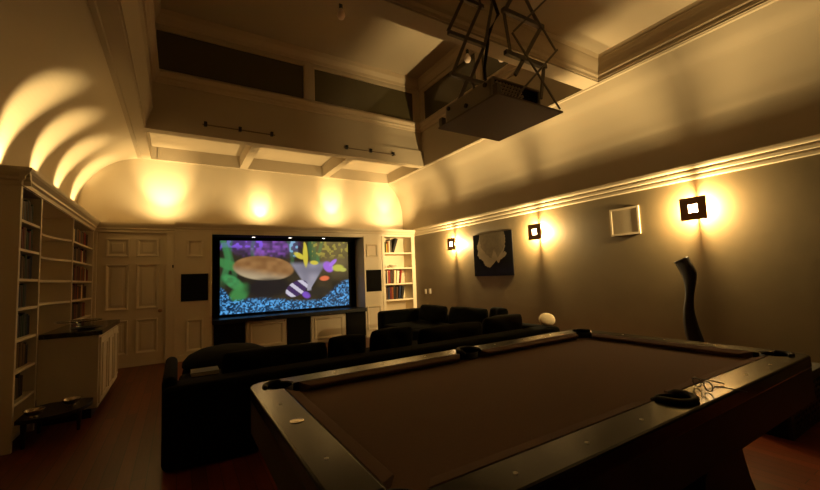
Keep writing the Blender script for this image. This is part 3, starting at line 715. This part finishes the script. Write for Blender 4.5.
# cushions with a sloping top and an undercut nose
cs_ = [(0, 0), (0, -.036), (CW*.75, -.030), (CW, -.013), (CW*.9, -.009)]
def cushion_rail(f, t0, t1):
    m = MB(); A = []; B = []
    for d, z in cs_:
        A.append(m.bm.verts.new(f(d, zt-.001+z, t0+d*.8))); B.append(m.bm.verts.new(f(d, zt-.001+z, t1-d*.8)))
    n = len(cs_)
    for i in range(n): m.bm.faces.new((A[i], A[(i+1) % n], B[(i+1) % n], B[i]))
    m.bm.faces.new(A); m.bm.faces.new(B[::-1]); m.build('cushion_rail', M['cloth'], pt)
g = .075
cushion_rail(lambda d, z, t: Vector((t, iy1-d, z)), ix0+g, xm-.075); cushion_rail(lambda d, z, t: Vector((t, iy1-d, z)), xm+.075, ix1-g)
cushion_rail(lambda d, z, t: Vector((t, iy0+d, z)), ix0+g, xm-.075); cushion_rail(lambda d, z, t: Vector((t, iy0+d, z)), xm+.075, ix1-g)
cushion_rail(lambda d, z, t: Vector((ix0+d, t, z)), iy0+g, iy1-g); cushion_rail(lambda d, z, t: Vector((ix1-d, t, z)), iy0+g, iy1-g)
MB().box(ix0-.03, iy0-.03, .715, ix1+.03, iy1+.03, .762).build('cloth_bed', M['cloth'], pt)
# pockets: raised black lip, open towards the cloth, and a cup
for cx, cy, a0, a1, side in ((ix1+.012, iy1+.012, -.35, PI/2+.35, 0), (ix0-.012, iy1+.012, PI/2-.35, PI+.35, 0), (ix0-.012, iy0-.012, PI-.35, 1.5*PI+.35, 0), (ix1+.012, iy0-.012, 1.5*PI-.35, 2*PI+.35, 0), (xm+.01, iy1+.028, 0, PI, -1), (xm+.01, iy0-.036, PI, 2*PI, 1)):
    m = MB(); P = [(cx+.062*math.cos(a0+(a1-a0)*k/16), cy+.062*math.sin(a0+(a1-a0)*k/16), zt+(.006 if side else .001)) for k in range(17)]
    if side: P = [(P[0][0], cy+side*.046, zt-.004), (P[0][0], cy+side*.024, zt+.004)]+P+[(P[-1][0], cy+side*.024, zt+.004), (P[-1][0], cy+side*.046, zt-.004)]
    n_ = len(P); m.tube(P, [.007 if k in (0, n_-1) else (.0115 if side else .0105) for k in range(n_)], 10)
    m.lathe([(.057, zt-.10), (.061, zt-.10), (.061, zt-.002), (.057, zt-.002)], (cx, cy, 0), 20)
    for f in [f for f in m.bm.faces if len(f.verts) > 12]: m.bm.faces.remove(f)
    m.lathe([(.058, zt-.045), (.058, zt-.040), (.02, zt-.038)], (cx, cy, 0), 20)
    m.build('pocket', M['pocket'], pt, smooth=True)
# apron and legs
m = MB(); t_ = .03
a0, a1, b0, b1 = px0+.012, px1-.012, py0+.012, py1-.012
for poly, f in (([(a0, .578), (a1, .578), (a1, .745), (a0, .745)], None),):
    m.box(a0, b0, .578, a1, b0+t_, .745); m.box(a0, b1-t_, .578, a1, b1, .745); m.box(a0, b0+t_, .578, a0+t_, b1-t_, .745); m.box(a1-t_, b0+t_, .578, a1, b1-t_, .745)
    m.box(a0+.02, b0+.02, .60, a1-.02, b1-.02, .64)
m.build('apron', M['apron'], pt, bevel=.004)
def leg_prof(cx):
    R_ = [(.16, .60), (.165, .50), (.19, .38), (.24, .26), (.31, .14), (.36, .06), (.37, 0)]
    return [(cx+a, z) for a, z in R_]+[(cx-a, z) for a, z in R_[::-1]]
for cx in (.86, 2.10):
    MB().prism(leg_prof(cx), lambda a, b_, t: Vector((a, t, b_)), .80, 1.76).build('leg', M['apron'], pt, bevel=.006)
# sights and badge
def sight(x, y):
    MB().lathe([(.006, 0), (.006, .0012), (.001, .0014)], (x, y, zt), 12).build('sight', M['sight'], pt)
for k in (1, 2, 3):
    for sx in (0, 1):
        a = (ix0 if sx == 0 else xm)+(xm-ix0)*k/4
        sight(a, py0+.058); sight(a, py1-.058)
    yy = iy0+(iy1-iy0)*k/4
    if k != 2: sight(px0+.06, yy)
    sight(px1-.06, yy)
bd = MB().lathe([(.023, 0), (.023, .0015), (.019, .0022), (.0185, .0012), (.010, .0012), (.009, .002), (.001, .002)], (px0+.066, 1.33, zt), 28)
bd.build('badge', M['silver'], pt, smooth=False)

# spectacles on the near rail
gl = empty('eyeglasses', (1.66, .67, zt), 'thin dark rimmed eyeglasses lying by the near side pocket of the pool table', 'eyeglasses')
gx, gy = 1.685, .690; ang = 1.0; R = Euler((0, 0, ang)).to_matrix()
def G(x, y, z): return R @ Vector((x, y, 0))+Vector((gx, gy, zt+z))
for s_ in (-1, 1):
    MB().tube([G(s_*.029+.022*math.cos(2*PI*k/20), .004, .0205+.0165*math.sin(2*PI*k/20)) for k in range(21)], .0024, 6).build('lens_rim', M['blackpaint'], gl)
    MB().tube([G(s_*.058, .004, .028), G(s_*.06, -.03, .024), G(s_*.056, -.085, .012), G(s_*.052, -.115, .004)], .0024, 6).build('temple_arm', M['blackpaint'], gl)
MB().tube([G(-.009, .004, .024), G(0, .006, .029), G(.009, .004, .024)], .0024, 6).build('bridge', M['blackpaint'], gl)

# ------------------------------------------------------------------ projector on a scissor lift
li = empty('projector_lift', (2.03, 2.0, ZN), 'dark steel scissor lift hanging from the ceiling coffer', 'projector lift')
MB().box(1.71, 1.672, 2.39, 2.352, 2.315, 2.402).build('platform', M['plate'], li)
yn, yf = 1.70, 2.20
def arm(p0, p1, y, w=.022, d=.010): MB().bar((p0[0], y, p0[1]), (p1[0], y, p1[1]), w, d).build('scissor_arm', M['steel'], li)
# near scissor (thin) : alternating joints
xl_, xr_ = 1.91, 2.36; xc = 2.135
zs = [2.43, 2.875, 3.32, 3.765]
for i in range(3):
    za, zb_ = zs[i], zs[i+1]
    arm((xl_, za), (xr_, zb_), yn-.012, .013, .008); arm((xr_, za), (xl_, zb_), yn+.002, .013, .008)
# near heavy frame
for z in (2.755, 3.06, 3.40): MB().bar((1.885, yn+.05, z), (2.295, yn+.05, z), .03, .03).build('cross_bar', M['steel'], li)
arm((1.967, 2.614), (2.275, 3.06), yn+.05, .026, .012); arm((2.22, 2.50), (2.275, 2.755), yn+.05, .024, .012)
arm((1.95, 2.76), (1.905, 3.06), yn+.06, .02, .012); arm((1.905, 3.06), (2.12, 3.40), yn+.05, .024, .012); arm((2.275, 3.06), (2.02, 3.40), yn+.06, .024, .012); arm((2.12, 3.40), (1.93, 3.76), yn+.05, .024, .012); arm((2.02, 3.40), (2.28, 3.76), yn+.06, .024, .012)
# far frame
for z in (2.79, 3.125, 3.46): MB().bar((1.765, yf, z), (2.14, yf, z), .03, .03).build('cross_bar', M['steel'], li)
arm((1.761, 3.135), (1.93, 3.46), yf, .024, .012); arm((1.93, 3.46), (1.80, 3.76), yf, .024, .012)
arm((1.968, 2.793), (2.135, 3.115), yf+.014, .024, .012); arm((2.135, 3.115), (2.26, 3.57), yf, .024, .012); arm((2.26, 3.57), (2.2, 3.76), yf+.014, .024, .012)
arm((1.78, 2.80), (1.94, 3.14), yf-.014, .024, .012); arm((1.94, 3.14), (2.103, 3.451), yf-.014, .024, .012); arm((2.103, 3.451), (2.0, 3.76), yf-.014, .024, .012)
arm((1.77, 2.46), (1.93, 2.79), yf, .03, .014); arm((2.10, 2.46), (1.99, 2.79), yf+.014, .024, .012)
for x, y in ((1.735, 1.70), (1.735, 2.29), (2.33, 2.29)):
    MB().box(x-.02, y-.02, 2.402, x+.02, y+.02, 2.47, .004).build('bracket', M['steel'], li)
MB().box(1.68, 1.62, 3.745, 2.42, 2.32, ZN-.001).build('mounting_plate', M['steel'], li)
cb_ = [(2.24, 2.16, 3.75), (2.20, 2.15, 3.55), (2.25, 2.14, 3.40), (2.17, 2.16, 3.25), (2.14, 2.17, 3.12), (2.08, 2.16, 2.9), (2.04, 2.1, 2.62), (2.03, 2.06, 2.562)]
tag(MB().tube(cb_, .014, 8).build("cable", M["cord"]), "thick black cable running up the projector lift", "cable")
pj = empty('projector', (1.95, 1.97, 2.402), 'grey projector with a honeycomb vent on the hanging platform', 'projector')
bx0, bx1, by0, by1, bz0, bz1 = 1.735, 2.19, 1.735, 2.25, 2.403, 2.545
m = MB(); m.box(bx0, by0+.02, bz0, bx1, by1, bz1, .012); m.build('case', M['projector'], pj)
MB().frame_y(bx0+.004, bz0+.004, bx1-.004, bz1-.002, by0-.004, by0+.022, .012).build('vent_frame', M['projector'], pj)
MB().box(bx0+.014, by0+.012, bz0+.014, bx1-.014, by0+.018, bz1-.014).build('vent_recess', M['black'], pj)
m = MB(); r_ = .0125
for j in range(4):
    for i in range(9):
        x = bx0+.035+i*.029+(j % 2)*.0145; z = bz0+.040+j*.024
        m.prism([(x+r_*math.cos(PI/6+k*PI/3), z+r_*math.sin(PI/6+k*PI/3)) for k in range(6)], lambda a, b_, t: Vector((a, t, b_)), by0+.004, by0+.0125)
m.build('honeycomb_vent', M['cells'], pj)
m = MB().lathe([(.055, 0), (.060, .02), (.060, .045), (.045, .05), (.04, .035), (.005, .03)], (2.03, by1-.002, 2.475), 24, 'y'); m.build('lens', M['blackpaint'], pj, smooth=True)
for y in (1.80, 2.0, 2.2):
    MB().lathe([(.016, 0), (.016, .01), (.010, .014)], (0, 0, 0), 14, 'x').build('adjusting_knob', M['blackpaint'], pj).location = Vector((bx0-.012, y, 2.51 if y != 2.0 else 2.45))-pj.location

# bulbs hanging in the lantern
for (x, y, z), lb in (((1.735, 4.3, 4.62), 'bare bulb on a cord under the lantern ceiling, left of the lift'), ((3.80, 4.3, 4.60), 'bare pale bulb behind the projector lift, by the black pane'), ((3.80, 3.6, 4.25), 'bare bulb hanging above the projector, right of the other pale bulb')):
    t = empty('pendant_bulb', (x, y, ZT), lb, 'bulb', 'bare bulbs hanging in the lantern')
    MB().tube([(x, y, ZT), (x, y, z+.12)], .006, 8).build('cord', M['cord'], t)
    MB().lathe([(.012, z+.12), (.024, z+.115), (.024, z+.06), (.02, z+.05)], (x, y, 0), 14).build('socket', M['blackpaint'], t)
    MB().lathe([(.020, z+.055), (.028, z+.03), (.05, z-.01), (.052, z-.04), (.035, z-.075), (.005, z-.085)], (x, y, 0), 20).build('globe', M['bulb'], t, smooth=True)
# latch bars on the lantern edge
for x0, zl, lb in ((.29, 3.655, 'slim metal bar on three brackets on the lantern edge, left one'), (2.56, 3.625, 'slim metal bar on three brackets on the lantern edge, right one')):
    t = empty('latch_bar', (x0+.35, 6.36, 3.67), lb, 'latch', 'metal bars on the lantern edge')
    MB().tube([(x0, 6.325, zl), (x0+1.05, 6.325, zl)], .010, 8).build('rod', M['brownmetal'], t)
    for k in range(3):
        MB().box(x0+.02+k*.48, 6.31, zl-.02, x0+.065+k*.48, 6.3595, zl+.05, .006).build('bracket', M['blackpaint'], t)

# ------------------------------------------------------------------ lights
def spot(loc, tgt, e, size, blend, r=.02, col=WARM):
    L = bpy.data.lights.new('uplight', 'SPOT'); L.energy = e; L.color = col; L.spot_size = math.radians(size); L.spot_blend = blend; L.shadow_soft_size = r
    o = bpy.data.objects.new('uplight', L); COL.objects.link(o); o.location = loc
    o.rotation_euler = (Vector(tgt)-Vector(loc)).to_track_quat('-Z', 'Y').to_euler()
for y in (4.93, 5.85, 6.78, 7.70):
    spot((-1.37, y, 2.27), (-1.33, y+.02, 3.27), 85, 51, .85)
for x, y, tz, e, sz in ((-.22, 7.42, 3.12, 112, 58), (1.39, 7.72, 2.77, 60, 50), (2.88, 7.60, 3.02, 84, 46), (4.20, 7.55, 3.18, 80, 44)):
    spot((x, y, 2.36), (x, 8.0, tz), e, sz, 1.0); spot((x, 7.55, 2.36), (x, 7.85, 3.3), 44, 150, 1.0)
for x in (1.21, 1.89, 2.575):
    spot((x, 7.66, 2.09), (x, 7.66, 0), .8, 70, .7, .02, (1, .85, .6))

w = bpy.data.worlds.new('night'); S.world = w; w.use_nodes = True
w.node_tree.nodes['Background'].inputs['Color'].default_value = (.004, .003, .002, 1)

# ------------------------------------------------------------------ camera
yaw, pitch, roll = (math.radians(a) for a in (31.394, 4.558, -2.2466))
fw = Vector((math.sin(yaw)*math.cos(pitch), math.cos(yaw)*math.cos(pitch), math.sin(pitch)))
rt = Vector((math.cos(yaw), -math.sin(yaw), 0)); up = rt.cross(fw)
r2 = math.cos(roll)*rt+math.sin(roll)*up; u2 = -math.sin(roll)*rt+math.cos(roll)*up
cam = bpy.data.cameras.new('camera'); co = bpy.data.objects.new('camera', cam); COL.objects.link(co); S.camera = co
cam.sensor_width = 36; cam.lens = 36*380.63/820; cam.clip_start = .02
co.matrix_world = Matrix(((r2.x, u2.x, -fw.x, 0), (r2.y, u2.y, -fw.y, 0), (r2.z, u2.z, -fw.z, 1.27), (0, 0, 0, 1)))
S.view_settings.view_transform = 'Standard'; S.view_settings.look = 'None'; S.view_settings.gamma = 1; S.view_settings.use_curve_mapping = False
S.view_settings.exposure = 0.45
S.cycles.max_bounces = 14; S.cycles.diffuse_bounces = 8; S.cycles.glossy_bounces = 4; S.cycles.sample_clamp_indirect = 6
S.cycles.use_denoising = True
